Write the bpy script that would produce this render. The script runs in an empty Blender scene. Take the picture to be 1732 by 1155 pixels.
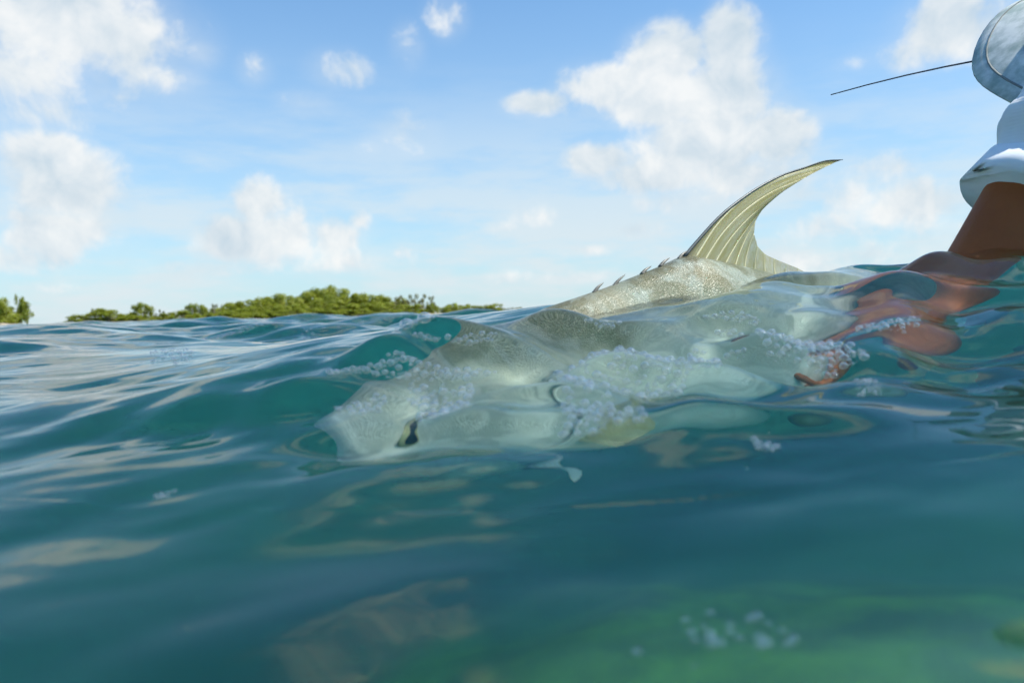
import bpy, bmesh, math, random
import numpy as np
from mathutils import Vector, Matrix, Euler

R = math.radians
rng = np.random.default_rng(7)
random.seed(11)
sc = bpy.context.scene
col = sc.collection

# ------------------------------------------------------------------ camera
W0, H0, LENS = 1732.0, 1155.0, 28.0
FPX = W0 * LENS / 36.0
CAM = Vector((0.0, 0.0, 0.07))
PITCH, ROLL = R(-2.1), R(-1.5)
cd = bpy.data.cameras.new('camera')
cd.lens = LENS; cd.sensor_width = 36.0; cd.clip_start = 0.02; cd.clip_end = 20000
cam = bpy.data.objects.new('camera', cd); col.objects.link(cam)
MC = Euler((R(90) + PITCH, 0, 0)).to_matrix() @ Matrix.Rotation(ROLL, 3, 'Z')
cam.matrix_world = Matrix.Translation(CAM) @ MC.to_4x4()
cd.dof.use_dof = True; cd.dof.focus_distance = 1.2; cd.dof.aperture_fstop = 6.8
sc.camera = cam

def ray(px, py):
    d = MC @ Vector(((px - W0 / 2) / FPX, -(py - H0 / 2) / FPX, -1.0))
    return d.normalized()
def at(px, py, Y):
    d = ray(px, py)
    return CAM + d * (Y / d.y)

# ------------------------------------------------------------------ render settings
sc.view_settings.view_transform = 'Standard'; sc.view_settings.look = 'None'
sc.view_settings.exposure = 0.55; sc.view_settings.gamma = 1.0
sc.render.engine = 'CYCLES'
cy = sc.cycles
cy.max_bounces = 14; cy.transmission_bounces = 10; cy.diffuse_bounces = 3; cy.glossy_bounces = 4
cy.transparent_max_bounces = 24; cy.volume_bounces = 2
cy.caustics_refractive = True; cy.caustics_reflective = False; cy.blur_glossy = 0.5
cy.sample_clamp_indirect = 25.0
cy.use_guiding = True; cy.use_surface_guiding = True; cy.use_volume_guiding = True; cy.guiding_training_samples = 64
cy.use_denoising = True; cy.use_adaptive_sampling = True; cy.adaptive_threshold = 0.03

# ------------------------------------------------------------------ sun
SUN_AZ, SUN_EL = R(101.0), R(56.0)          # azimuth from +Y towards +X
sund = Vector((math.sin(SUN_AZ) * math.cos(SUN_EL), math.cos(SUN_AZ) * math.cos(SUN_EL), math.sin(SUN_EL)))
sl = bpy.data.lights.new('sun', 'SUN'); sl.energy = 5.0; sl.angle = R(0.55); sl.color = (1.0, 0.95, 0.86)
so = bpy.data.objects.new('sun', sl); col.objects.link(so)
so.rotation_euler = sund.to_track_quat('Z', 'Y').to_euler(); so.location = (-4, 2, 6)

# ------------------------------------------------------------------ node helpers
class NT:
    def __init__(s, tree):
        s.t = tree; s.n = tree.nodes; s.l = tree.links
    def new(s, typ, **kw):
        n = s.n.new(typ)
        for k, v in kw.items(): setattr(n, k, v)
        return n
    def put(s, sock, v):
        if hasattr(v, 'is_output') or isinstance(v, bpy.types.NodeSocket): s.l.new(v, sock)
        else: sock.default_value = v
    def math(s, op, a, b=None, c=None, clamp=False):
        n = s.new('ShaderNodeMath', operation=op); n.use_clamp = clamp
        s.put(n.inputs[0], a)
        if b is not None: s.put(n.inputs[1], b)
        if c is not None: s.put(n.inputs[2], c)
        return n.outputs[0]
    def vmath(s, op, a, b=None, out=0):
        n = s.new('ShaderNodeVectorMath', operation=op)
        s.put(n.inputs[0], a)
        if b is not None:
            if op == 'SCALE': s.put(n.inputs[3], b)
            else: s.put(n.inputs[1], b)
        return n.outputs[out]
    def mapr(s, v, a, b, c=0.0, d=1.0, kind='LINEAR'):
        n = s.new('ShaderNodeMapRange', interpolation_type=kind)
        s.put(n.inputs[0], v); s.put(n.inputs[1], a); s.put(n.inputs[2], b); s.put(n.inputs[3], c); s.put(n.inputs[4], d)
        return n.outputs[0]
    def noise(s, vec, scale, detail=4, rough=0.5, dist=0.0, out=0):
        n = s.new('ShaderNodeTexNoise'); n.noise_dimensions = '3D'
        if vec is not None: s.l.new(vec, n.inputs['Vector'])
        n.inputs['Scale'].default_value = scale; n.inputs['Detail'].default_value = detail
        n.inputs['Roughness'].default_value = rough; n.inputs['Distortion'].default_value = dist
        return n.outputs[out]
    def mix(s, f, a, b, mode='MIX'):
        n = s.new('ShaderNodeMix', data_type='RGBA', blend_type=mode)
        s.put(n.inputs[0], f)
        s.put(n.inputs[6], a if not isinstance(a, tuple) else (*a, 1)[:4]); s.put(n.inputs[7], b if not isinstance(b, tuple) else (*b, 1)[:4])
        return n.outputs[2]
    def ramp(s, f, stops):
        n = s.new('ShaderNodeValToRGB'); cr = n.color_ramp
        while len(cr.elements) < len(stops): cr.elements.new(0.5)
        for e, (p, c) in zip(cr.elements, stops): e.position = p; e.color = (*c, 1)
        s.put(n.inputs[0], f)
        return n.outputs[0]

# ------------------------------------------------------------------ world: Nishita sky with cumulus
world = bpy.data.worlds.new('World'); sc.world = world; world.use_nodes = True
wt = world.node_tree; wt.nodes.clear(); N = NT(wt)
wo = N.new('ShaderNodeOutputWorld'); bg = N.new('ShaderNodeBackground'); wt.links.new(bg.outputs[0], wo.inputs[0])
sky = N.new('ShaderNodeTexSky'); sky.sky_type = 'NISHITA'; sky.sun_disc = False
sky.sun_elevation = SUN_EL; sky.sun_rotation = SUN_AZ
sky.air_density = 1.0; sky.dust_density = 0.35; sky.ozone_density = 1.6
tc = N.new('ShaderNodeTexCoord'); D = N.vmath('NORMALIZE', tc.outputs['Generated'])
sep = N.new('ShaderNodeSeparateXYZ'); wt.links.new(D, sep.inputs[0])
az = N.math('ARCTAN2', sep.outputs[0], sep.outputs[1]); el = N.math('ARCSINE', sep.outputs[2])
def comb(a, b, c=0.0):
    n = N.new('ShaderNodeCombineXYZ'); N.put(n.inputs[0], a); N.put(n.inputs[1], b); N.put(n.inputs[2], c); return n.outputs[0]
AE = comb(az, el)
# (px, py, rx, ry, strength)  cumulus masses as seen; radii in photo pixels
blobs = [
 (110, 45, 190, 95, 1.0), (30, 120, 120, 70, .9), (225, 60, 80, 90, .8), (60, 180, 110, 40, .75), (150, 165, 90, 35, .7),
 (285, 130, 70, 30, .62), (335, 90, 42, 30, .62), (430, 120, 36, 34, .50), (575, 120, 66, 40, .60), (515, 175, 60, 28, .5),
 (690, 78, 36, 46, .60), (752, 28, 46, 44, .60), (690, 228, 64, 46, .64), (630, 250, 40, 20, .45),
 (75, 265, 62, 48, .95), (120, 320, 85, 60, 1.05), (95, 395, 105, 45, 1.05), (170, 300, 50, 50, .75), (60, 430, 150, 35, .75), (180, 400, 80, 50, .6),
 (445, 340, 52, 44, 1.1), (400, 405, 70, 40, 1.1), (480, 400, 80, 58, 1.05), (560, 405, 70, 42, .9), (610, 375, 30, 22, .7), (600, 440, 100, 28, .8), (675, 432, 34, 22, .8),
 (905, 365, 55, 34, .66), (860, 385, 60, 20, .45), (770, 365, 46, 18, .45), (985, 425, 60, 16, .55), (1080, 390, 60, 18, .5),
 (1235, 70, 55, 58, 1.15), (1130, 95, 80, 52, 1.15), (920, 178, 70, 26, 1.0), (1015, 150, 80, 42, 1.1), (1105, 165, 110, 60, 1.1), (1220, 165, 95, 80, 1.15),
 (1310, 225, 66, 62, 1.05), (1180, 245, 130, 55, 1.1), (1010, 270, 78, 36, 1.0), (1110, 295, 120, 34, .95), (1270, 300, 100, 40, .85), (1170, 340, 110, 26, .6),
 (1485, 280, 62, 34, .8), (1440, 330, 60, 36, .75), (1550, 350, 84, 46, .95), (1380, 385, 110, 40, .75), (1600, 385, 90, 34, .75), (1330, 330, 70, 36, .55),
 (1625, 45, 105, 60, .85), (1540, 85, 60, 34, .6), (1445, 105, 36, 16, .42),
 (300, 455, 260, 22, .5), (900, 470, 300, 20, .42), (1350, 440, 260, 26, .6), (1500, 420, 200, 24, .5), (60, 490, 200, 18, .4),
]
B = []
for (px, py, rx, ry, st) in blobs:
    d = ray(px, py); a0 = math.atan2(d.x, d.y); e0 = math.asin(d.z)
    B.append((a0, e0, rx / FPX, ry / FPX, st))
rb = random.Random(5)
for i in range(16):                          # the same kind of sky goes on all round
    a0 = R(45) + rb.random() * R(270); e0 = R(4 + 46 * rb.random() ** 1.4)
    r0 = R(3.5 + 4.5 * rb.random())
    for k in range(2):
        B.append((a0 + rb.uniform(-.7, .7) * r0, e0 + rb.uniform(-.3, .4) * r0, r0 * rb.uniform(.8, 1.6) / max(.5, math.cos(e0)), r0 * rb.uniform(.5, .8), rb.uniform(.75, 1.1)))
for i in range(7):                           # and overhead in front, above the frame
    a0 = rb.uniform(-.7, .7); e0 = R(rb.uniform(30, 62)); r0 = R(rb.uniform(4, 7))
    B.append((a0, e0, r0 * 1.3 / math.cos(e0), r0 * .7, rb.uniform(.7, 1.0)))
cover = None; lowmask = None
for (a0, e0, ra, re, st) in B:
    mad = N.new('ShaderNodeVectorMath', operation='MULTIPLY_ADD'); wt.links.new(AE, mad.inputs[0])
    mad.inputs[1].default_value = (1 / ra, 1 / re, 0); mad.inputs[2].default_value = (-a0 / ra, -e0 / re, 0); dv = mad.outputs[0]
    ln = N.vmath('LENGTH', dv, out=1)
    v = N.mapr(ln, 0.0, 1.7, st, 0.0, 'SMOOTHSTEP')
    cover = v if cover is None else N.math('SMOOTH_MAX', cover, v, 0.18)
warp = N.noise(D, 7.0, 3, .5, out=1)
warp = N.vmath('SCALE', N.vmath('SUBTRACT', warp, (.5, .5, .5)), .085)
DW = N.vmath('ADD', D, warp)
def fbm(vec):
    a = N.noise(vec, 11.0, 8, .58)
    b = N.noise(vec, 34.0, 5, .6)
    return N.math('ADD', N.math('MULTIPLY', a, .75), N.math('MULTIPLY', b, .25))
f1 = fbm(DW)
toS = Vector((sund.x, sund.y, sund.z)) 
off = tuple((Vector((.45, -.1, 0.88)) * .020))
f2 = fbm(N.vmath('ADD', DW, off))
dens = N.math('ADD', cover, N.math('MULTIPLY', N.math('SUBTRACT', f1, .5), 2.3))
alpha = N.mapr(dens, .26, .86, 0, 1, 'SMOOTHSTEP')
alpha = N.math('MULTIPLY', alpha, N.mapr(cover, .12, .42, 0, 1, 'SMOOTHSTEP'))
veil = N.math('MULTIPLY', N.mapr(cover, .10, .95, 0, .60, 'SMOOTHSTEP'), N.mapr(N.noise(D, 8.0, 5, .6), .30, .62))
alpha = N.math('MAXIMUM', alpha, veil)
thick = N.mapr(dens, .45, 1.45, 0, 1, 'SMOOTHSTEP')
g1 = N.noise(DW, 6.0, 5, .52); g2 = N.noise(N.vmath('ADD', DW, tuple(Vector((.40, -.1, 0.9)) * .05)), 6.0, 5, .52)
big = N.mapr(N.math('SUBTRACT', g1, g2), -.16, .16, 0, 1, 'SMOOTHSTEP')
light = N.mapr(N.math('SUBTRACT', f1, f2), -.10, .12, 0, 1)
lit = N.math('ADD', N.math('ADD', N.math('MULTIPLY', light, .55), N.math('MULTIPLY', big, .45)), N.math('SUBTRACT', .16, N.math('MULTIPLY', thick, .10)), clamp=True)
ccol = N.mix(lit, (4.2, 5.15, 5.9), (7.2, 7.3, 7.25))
haze = N.mapr(el, 0.0, .55, 1.0, 0.0)
haze = N.math('POWER', haze, 1.4)
skycol = N.mix(1.0, sky.outputs[0], (.70, 1.20, 1.50), 'MULTIPLY')
skycol = N.mix(N.math('MULTIPLY', haze, .80), skycol, (4.6, 5.75, 6.3))
mist = N.noise(N.vmath('MULTIPLY', D, (1, 1, 4.5)), 4.5, 6, .6)
mist = N.math('MULTIPLY', N.mapr(mist, .38, .64, 0, .85, 'SMOOTHSTEP'), N.mapr(el, .03, .34, 1, 0, 'SMOOTHSTEP'))
skycol = N.mix(mist, skycol, (5.7, 6.3, 6.6))
final = N.mix(N.math('MULTIPLY', alpha, .94), skycol, ccol)
wt.links.new(final, bg.inputs[0]); bg.inputs[1].default_value = 0.09
world.cycles.sampling_method = 'MANUAL'; world.cycles.sample_map_resolution = 1024

# ------------------------------------------------------------------ object helpers
def tag(o, label=None, cat=None, group=None, kind=None):
    if label: o['label'] = label
    if cat: o['category'] = cat
    if group: o['group'] = group
    if kind: o['kind'] = kind
    return o
def obj(name, verts, faces, mat=None, parent=None, smooth=True, uv=None):
    me = bpy.data.meshes.new(name)
    me.from_pydata([tuple(v) for v in verts], [], faces); me.update()
    return link(name, me, mat, parent, smooth)
def link(name, me, mat=None, parent=None, smooth=True):
    o = bpy.data.objects.new(name, me); col.objects.link(o)
    if mat: me.materials.append(mat)
    if smooth: me.polygons.foreach_set('use_smooth', [True] * len(me.polygons))
    if parent: o.parent = parent
    return o
def grid_obj(name, V, nu, nv, mat=None, wrap=False, parent=None):
    """V: (nu*nv,3) array, index i*nv+j; wrap in i."""
    me = bpy.data.meshes.new(name)
    iu = nu if wrap else nu - 1
    i, j = np.meshgrid(np.arange(iu), np.arange(nv - 1), indexing='ij')
    i2 = (i + 1) % nu
    F = np.stack([i * nv + j, i2 * nv + j, i2 * nv + j + 1, i * nv + j + 1], -1).reshape(-1, 4)
    me.vertices.add(len(V)); me.vertices.foreach_set('co', V.astype(np.float32).ravel())
    me.loops.add(F.size); me.loops.foreach_set('vertex_index', F.astype(np.int32).ravel())
    me.polygons.add(len(F)); me.polygons.foreach_set('loop_start', np.arange(0, F.size, 4, dtype=np.int32))
    me.update(calc_edges=True); me.validate()
    return link(name, me, mat, parent)
def empty(name, loc=(0, 0, 0), rz=0.0):
    o = bpy.data.objects.new(name, None); col.objects.link(o); o.location = loc; o.rotation_euler = (0, 0, rz); o.empty_display_size = .05
    return o
def mat(name):
    m = bpy.data.materials.new(name); m.use_nodes = True; m.node_tree.nodes.clear()
    n = NT(m.node_tree); out = n.new('ShaderNodeOutputMaterial')
    return m, n, out
def principled(n, out, **kw):
    p = n.new('ShaderNodeBsdfPrincipled')
    for k, v in kw.items(): n.put(p.inputs[k.replace('_', ' ')], v if not (isinstance(v, tuple) and len(v) == 3 and 'Color' in k.replace('_', ' ') or isinstance(v, tuple) and len(v) == 3 and k == 'Specular_Tint') else (*v, 1))
    n.l.new(p.outputs[0], out.inputs[0])
    return p
def simple(name, c, rough=.6, **kw):
    m, n, out = mat(name); principled(n, out, Base_Color=c, Roughness=rough, **kw); return m

def tube(path, radii, ns=10, cap=True):
    """swept tube; radii: list of r or (ra, rb); returns verts, faces"""
    P = [Vector(p) for p in path]; V = []; F = []
    up = None
    for i, p in enumerate(P):
        t = (P[min(i + 1, len(P) - 1)] - P[max(i - 1, 0)]).normalized()
        if up is None:
            up = Vector((0, 0, 1)) if abs(t.z) < .9 else Vector((0, 1, 0))
        a = (up - t * up.dot(t)).normalized(); b = t.cross(a); up = a
        r = radii[i]; ra, rb_ = (r, r) if not isinstance(r, (tuple, list)) else r
        for k in range(ns):
            g = 2 * math.pi * k / ns
            V.append(p + a * math.cos(g) * ra + b * math.sin(g) * rb_)
    for i in range(len(P) - 1):
        for k in range(ns):
            F.append((i * ns + k, i * ns + (k + 1) % ns, (i + 1) * ns + (k + 1) % ns, (i + 1) * ns + k))
    if cap:
        F.append(tuple(range(ns - 1, -1, -1))); F.append(tuple((len(P) - 1) * ns + k for k in range(ns)))
    return V, F
def join_geo(parts):
    V = []; F = []
    for v, f in parts:
        o = len(V); V += list(v); F += [tuple(i + o for i in q) for q in f]
    return V, F
def catmull(pts, n):
    P = [Vector(p) for p in pts]; P = [P[0] * 2 - P[1]] + P + [P[-1] * 2 - P[-2]]; out = []
    m = len(P) - 3
    for i in range(n):
        t = i / (n - 1) * m; k = min(int(t), m - 1); t -= k
        a, b, c, d = P[k:k + 4]
        out.append(.5 * ((2 * b) + (c - a) * t + (2 * a - 5 * b + 4 * c - d) * t * t + (3 * b - a - 3 * c + d) * t ** 3))
    return out

# ------------------------------------------------------------------ water height field
#   hand set swell around the fish, then a spectrum of wind ripples
ctl = [(0, .12, -.047), (-.15, .25, -.048), (.15, .25, -.046), (0, .25, -.048), (-.35, .3, -.045), (.4, .3, -.034),
       (-.1, .42, -.036), (.1, .42, -.034), (.28, .42, -.012), (.30, .60, .006), (.45, .5, -.006), (-.35, .55, -.030), (-.05, .5, -.020), (.12, .5, -.016),
       (-.08, .60, .006), (.05, .60, .010), (.2, .62, .016), (-.2, .68, .012), (.33, .70, .022), (.42, .72, .050), (.60, .72, .050), (.5, .82, .080), (.65, .82, .084), (-.3, .8, .006), (-.55, .8, -.010),
       (-.12, .80, .034), (-.1, .88, .044), (-.22, .86, .030), (-.06, .72, .030), (.06, .73, .044), (.18, .76, .058), (.0, .83, .060), (.1, .84, .076), (.2, .86, .084), (.30, .88, .086), (.40, .86, .080),
       (-.02, .92, .062), (.1, .94, .078), (.2, .97, .084), (.34, .99, .090), (.45, .95, .094), (.55, .93, .108), (.68, .92, .112), (.85, .92, .105), (1.1, .95, .09),
       (-.16, .95, .046), (-.30, 1.05, .034), (-.6, 1.1, .016), (-.95, 1.0, .005),
       (.0, 1.06, .072), (.15, 1.14, .078), (.40, 1.10, .098), (.62, 1.12, .100), (.9, 1.2, .09),
       (-.2, 1.2, .045), (.1, 1.5, .02), (.5, 1.5, .03), (.9, 1.6, .02),
       (-.4, 1.55, .0), (-1.0, 1.7, .035), (-1.5, 1.9, .05), (-.7, 2.2, .0), (0, 2.2, -.01), (.7, 2.2, 0), (1.5, 1.5, .02), (1.5, 2.3, 0)]
CP = np.array(ctl)
LS = .26
K = np.exp(-((CP[:, None, :2] - CP[None, :, :2]) ** 2).sum(-1) / (2 * LS * LS)) + .015 * np.eye(len(CP))
KW = np.linalg.solve(K, CP[:, 2])
waves = []
wr = np.random.default_rng(21)
for i in range(90):
    lam = .05 * (4.0 / .05) ** wr.random()
    th = R(100) + wr.normal(0, .55)               # travel direction, mostly across the view's depth
    slope = .055 * (lam / .3) ** (.10) if lam > .3 else .055 * (lam / .3) ** .55
    amp = slope * lam / (2 * math.pi) * wr.uniform(.5, 1.3) * .62
    waves.append((2 * math.pi / lam * math.cos(th), 2 * math.pi / lam * math.sin(th), wr.random() * 6.283, amp, lam))
chop = []
for i in range(16):
    lam = .055 * (.16 / .055) ** wr.random(); th = R(90) + wr.normal(0, .9); amp = .020 * lam * wr.uniform(.6, 1.2) * 1.9
    chop.append((2 * math.pi / lam * math.cos(th), 2 * math.pi / lam * math.sin(th), wr.random() * 6.283, amp, lam))
cap = []
for i in range(44):
    lam = .019 * (.075 / .019) ** wr.random(); th = R(97) + wr.normal(0, .5); amp = .0135 * lam / (2 * math.pi) * wr.uniform(.5, 1.4)
    cap.append((2 * math.pi / lam * math.cos(th), 2 * math.pi / lam * math.sin(th), wr.random() * 6.283, amp, lam))
def height(x, y, res=None):
    x = np.asarray(x, float); y = np.asarray(y, float)
    z = np.zeros_like(x); r2 = x * x + y * y
    near = np.exp(-np.maximum(0, np.sqrt(r2) - 1.5) ** 2 / (2 * .5 ** 2))
    m = r2 < 16
    if m.any():
        xm, ym = x[m], y[m]; zz = np.zeros_like(xm)
        for (cx, cy_, _), w in zip(ctl, KW):
            zz += w * np.exp(-((xm - cx) ** 2 + (ym - cy_) ** 2) / (2 * LS * LS))
        z[m] = zz
    r = np.sqrt(r2)
    # rougher close round the fish and towards the open water, glassy at the camera's feet
    loc = .45 + .85 * np.exp(-(((x - .42) / .35) ** 2 + ((y - .98) / .22) ** 2)) + .25 * np.exp(-(((x + .45) / .35) ** 2 + ((y - .8) / .3) ** 2))
    loc = loc + .7 * np.exp(-(((x + .02) / .22) ** 2 + ((y - .68) / .16) ** 2))
    loc = loc + 1.0 * np.exp(-(((x - .08) / .30) ** 2 + ((y - .74) / .13) ** 2))
    loc = loc + 1.15 * (1 - np.exp(-(np.maximum(0, r - 1.1) / 1.2) ** 2))
    for kx, ky, ph, a, lam in waves:
        s = np.sin(kx * x + ky * y + ph)
        s = s + .22 * np.cos(2 * (kx * x + ky * y + ph))        # sharper crests
        w = loc if lam < .7 else (1 - near) * 1.0
        if lam >= 1.6: w = (1 - near) * .55
        if res is not None: w = w * np.clip((lam / (res * 3.0)) - .6, 0, 1)
        z += a * w * s
    env = np.exp(-(((x - .06) / .30) ** 2 + ((y - .66) / .12) ** 2)) + .6 * np.exp(-(((x - .45) / .25) ** 2 + ((y - .92) / .16) ** 2))
    mm = env > .02
    if mm.any():
        xm, ym, zz = x[mm], y[mm], np.zeros(int(mm.sum()))
        for kx, ky, ph, a, lam in chop: zz += a * np.sin(kx * xm + ky * ym + ph + 1.5 * np.sin(9 * xm + 7 * ym + ph))
        z[mm] += zz * env[mm]
    mm = (r > .3) & (r < 8)
    if mm.any():
        xm, ym = x[mm], y[mm]; zz = np.zeros(int(mm.sum())); rm = None if res is None else np.broadcast_to(res, x.shape)[mm]
        gust = .55 + .45 * np.sin(3.1 * xm + 1.7 * ym + .6) * np.sin(2.3 * ym - 1.4 * xm)
        ce = gust * np.clip((r[mm] - .3) / .5, 0, 1) * (1 + .9 * np.exp(-(((xm - .5) / .3) ** 2 + ((ym - .92) / .2) ** 2)))
        for kx, ky, ph, a, lam in cap:
            w = ce if rm is None else ce * np.clip(lam / (rm * 2.6) - .6, 0, 1)
            zz += a * w * np.sin(kx * xm + ky * ym + ph + .8 * np.sin(5 * xm - 6 * ym + ph))
        z[mm] += zz
    fade = np.exp(-np.maximum(0, r - 90) / 200)
    return z * fade
def h1(x, y): return float(height(np.array([x]), np.array([y]))[0])
def on_water(px, py):
    d = ray(px, py); ts = np.concatenate([np.linspace(.1, 4, 1500), np.linspace(4, 60, 3000)]) / math.hypot(d.x, d.y)
    X, Y, Z = CAM.x + d.x * ts, CAM.y + d.y * ts, CAM.z + d.z * ts
    hit = np.nonzero(Z < height(X, Y))[0]
    k = hit[0] if len(hit) else len(ts) - 1
    return Vector((X[k], Y[k], Z[k]))

th = np.concatenate([np.linspace(R(-180), R(-62), 60, endpoint=False), np.linspace(R(-62), R(62), 760, endpoint=False), np.linspace(R(62), R(180), 60, endpoint=False)])
rr = np.concatenate([np.geomspace(.03, .2, 24, endpoint=False), np.geomspace(.2, 2.4, 520, endpoint=False), np.geomspace(2.4, 60, 420, endpoint=False), np.geomspace(60, 9000, 50)])
TH, RR = np.meshgrid(th, rr, indexing='ij')
dr = np.gradient(rr)
RES = np.broadcast_to(np.maximum(dr[None, :], 0), TH.shape)
X, Y = RR * np.sin(TH), RR * np.cos(TH)
Z = height(X.ravel(), Y.ravel(), RES.ravel())
mw, n, out = mat('sea_water')
gl = n.new('ShaderNodeBsdfGlass'); gl.inputs['IOR'].default_value = 1.333; gl.inputs['Roughness'].default_value = 0.0
gl.inputs['Color'].default_value = (1, 1, 1, 1)
n.l.new(gl.outputs[0], out.inputs[0])
pv = n.new('ShaderNodeVolumePrincipled')
pv.inputs['Color'].default_value = (.034, .20, .215, 1); pv.inputs['Density'].default_value = 1.0
pv.inputs['Absorption Color'].default_value = (.05, .52, .48, 1); pv.inputs['Anisotropy'].default_value = .35
n.l.new(pv.outputs[0], out.inputs['Volume'])
water = grid_obj('water', np.stack([X.ravel(), Y.ravel(), Z], -1), len(th), len(rr), mw, wrap=True)
tag(water, 'rippled clear blue-green sea water swelling around the fish', kind='structure')

# ------------------------------------------------------------------ seabed
ms, n, out = mat('seabed_sand_and_turf')
g = n.new('ShaderNodeNewGeometry'); P = g.outputs['Position']
a = n.noise(P, 1.1, 4, .55, .4); b = n.noise(P, 9, 5, .6); c = n.noise(P, 60, 3, .6)
patch = n.mapr(n.math('ADD', a, n.math('MULTIPLY', b, .25)), .74, .95, 0, 1, 'SMOOTHSTEP')
sand = n.mix(c, (.20, .20, .14), (.34, .32, .23)); turf = n.mix(n.mapr(b, .35, .65), (.010, .055, .006), (.055, .17, .012))
zs = n.new('ShaderNodeSeparateXYZ'); n.l.new(P, zs.inputs[0])
deep = n.mix(b, (.008, .042, .026), (.020, .080, .044))          # dark weed on the deeper bed, bright algae on the shallow bank
turf = n.mix(n.mapr(n.math('ADD', zs.outputs[2], n.math('MULTIPLY', n.math('SUBTRACT', n.noise(P, 6, 4, .6), .5), .30)), -.66, -.40, 0, 1, 'SMOOTHSTEP'), deep, turf)
p = principled(n, out, Base_Color=n.mix(patch, turf, sand), Roughness=.9)
xs = np.concatenate([-np.geomspace(3, 9000, 30)[::-1], np.linspace(-2.9, 2.9, 200), np.geomspace(3, 9000, 30)])
XX, YY = np.meshgrid(xs, xs, indexing='ij')
MOUND = .29 * np.exp(-((XX - .36) / .45) ** 2 - ((YY - .62) / .40) ** 2) + .10 * np.exp(-((XX + .10) / .25) ** 2 - ((YY - .6) / .25) ** 2) + .035 * np.sin(XX * 23) * np.sin(YY * 19 + 1) * np.exp(-((XX - .3) / .6) ** 2 - ((YY - .4) / .3) ** 2)
ZB = MOUND - .72 + .05 * np.sin(XX * 2.1 + 1) * np.cos(YY * 1.7) + .03 * np.sin(XX * 5 + YY * 3) - .4 * np.clip((np.hypot(XX, YY) - 3) / 20, 0, 3)
seabed = grid_obj('seabed', np.stack([XX.ravel(), YY.ravel(), ZB.ravel()], -1), len(xs), len(xs), ms)
tag(seabed, 'sandy seabed with green turf under the water', kind='structure')

# ------------------------------------------------------------------ the fish
YAW, FPITCH = R(30.5), R(10.0)
MF = Matrix.Rotation(YAW, 3, 'Z') @ Matrix.Rotation(-FPITCH, 3, 'Y')
P0 = at(1157, 432, .98)
DO = Vector((.50, 0, .2))
def S(s): return s * (.5 / .45) if s < .45 else s + .05
FORG = P0 - MF @ DO
FM = Matrix.Translation(FORG) @ MF.to_4x4(); FMI = FM.inverted()
FN = MF @ Vector((0, 1, 0))
def on_fish(px, py):                              # a pixel on the fish's mid plane, in the fish's own axes
    d = ray(px, py); t = (FORG - CAM).dot(FN) / d.dot(FN)
    return FMI @ (CAM + d * t)
prof = np.array([
 # s,   top,   bottom, half width
 (0.000, -.030, -.042, .010), (.008, .004, -.066, .024), (.025, .046, -.086, .034), (.06, .090, -.112, .043), (.11, .126, -.140, .053), (.18, .156, -.168, .063),
 (.26, .176, -.186, .070), (.34, .183, -.195, .073), (.42, .194, -.196, .072), (.45, .2005, -.194, .071), (.50, .186, -.188, .067), (.58, .158, -.168, .058), (.66, .128, -.132, .046),
 (.74, .080, -.084, .033), (.81, .045, -.050, .021), (.86, .028, -.032, .014), (.90, .028, -.030, .009), (.925, .034, -.036, .005)])
prof[:, 0] = [S(q) for q in prof[:, 0]]
from_s = np.concatenate([.06 * np.linspace(0, 1, 14) ** 1.6, np.linspace(.07, .975, 80)])
ker = np.hanning(7); ker /= ker.sum()
TB = []
fs = np.linspace(0, .975, 400)
sm = {}
for k in (1, 2, 3):
    v = np.interp(fs, prof[:, 0], prof[:, k]); kk = np.hanning(19); kk /= kk.sum()
    vp = np.concatenate([2 * v[0] - v[15:0:-1], v, 2 * v[-1] - v[-2:-17:-1]]); sm[k] = np.convolve(vp, kk, 'same')[15:-15]
def psm(s, k):
    w = min(1, s / .05)
    return (1 - w) * float(np.interp(s, prof[:, 0], prof[:, k])) + w * float(np.interp(s, fs, sm[k]))
NS = 56; V = []; F = []
for s in from_s:
    top, bot, hw = (psm(s, k) for k in (1, 2, 3)); cz = (top + bot) / 2; hz = (top - bot) / 2
    for k in range(NS):
        g = 2 * math.pi * k / NS; c, q = math.cos(g), math.sin(g)
        y = hw * math.copysign(abs(q) ** .92, q) * (1 - .16 * abs(c) ** 4); z = cz + hz * c
        V.append(Vector((s, y, z)))
ns = len(from_s)
for i in range(ns - 1):
    for k in range(NS): F.append((i * NS + k, i * NS + (k + 1) % NS, (i + 1) * NS + (k + 1) % NS, (i + 1) * NS + k))
F.append(tuple(range(NS - 1, -1, -1))); F.append(tuple((ns - 1) * NS + k for k in range(NS)))
mfish, n, out = mat('silver_fish_skin')
tcn = n.new('ShaderNodeTexCoord'); O = tcn.outputs['Object']; sx = n.new('ShaderNodeSeparateXYZ'); n.l.new(O, sx.inputs[0])
vo = n.new('ShaderNodeTexVoronoi'); vo.feature = 'F1'; vo.inputs['Scale'].default_value = 560; n.l.new(n.vmath('MULTIPLY', O, (1, 1, 1.15)), vo.inputs['Vector'])
vo2 = n.new('ShaderNodeSeparateColor'); n.l.new(vo.outputs['Color'], vo2.inputs[0])
cloudy = n.noise(O, 14, 4, .6); fine = n.noise(O, 60, 3, .6)
tt = n.math('ADD', sx.outputs[2], n.math('MULTIPLY', n.math('SUBTRACT', cloudy, .5), .13))
base = n.ramp(n.mapr(tt, -.19, .20), [(0, (.90, .90, .86)), (.42, (.82, .84, .78)), (.62, (.58, .63, .54)), (.70, (.40, .45, .36)), (.80, (.11, .15, .09)), (1, (.065, .060, .02))])
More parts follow.
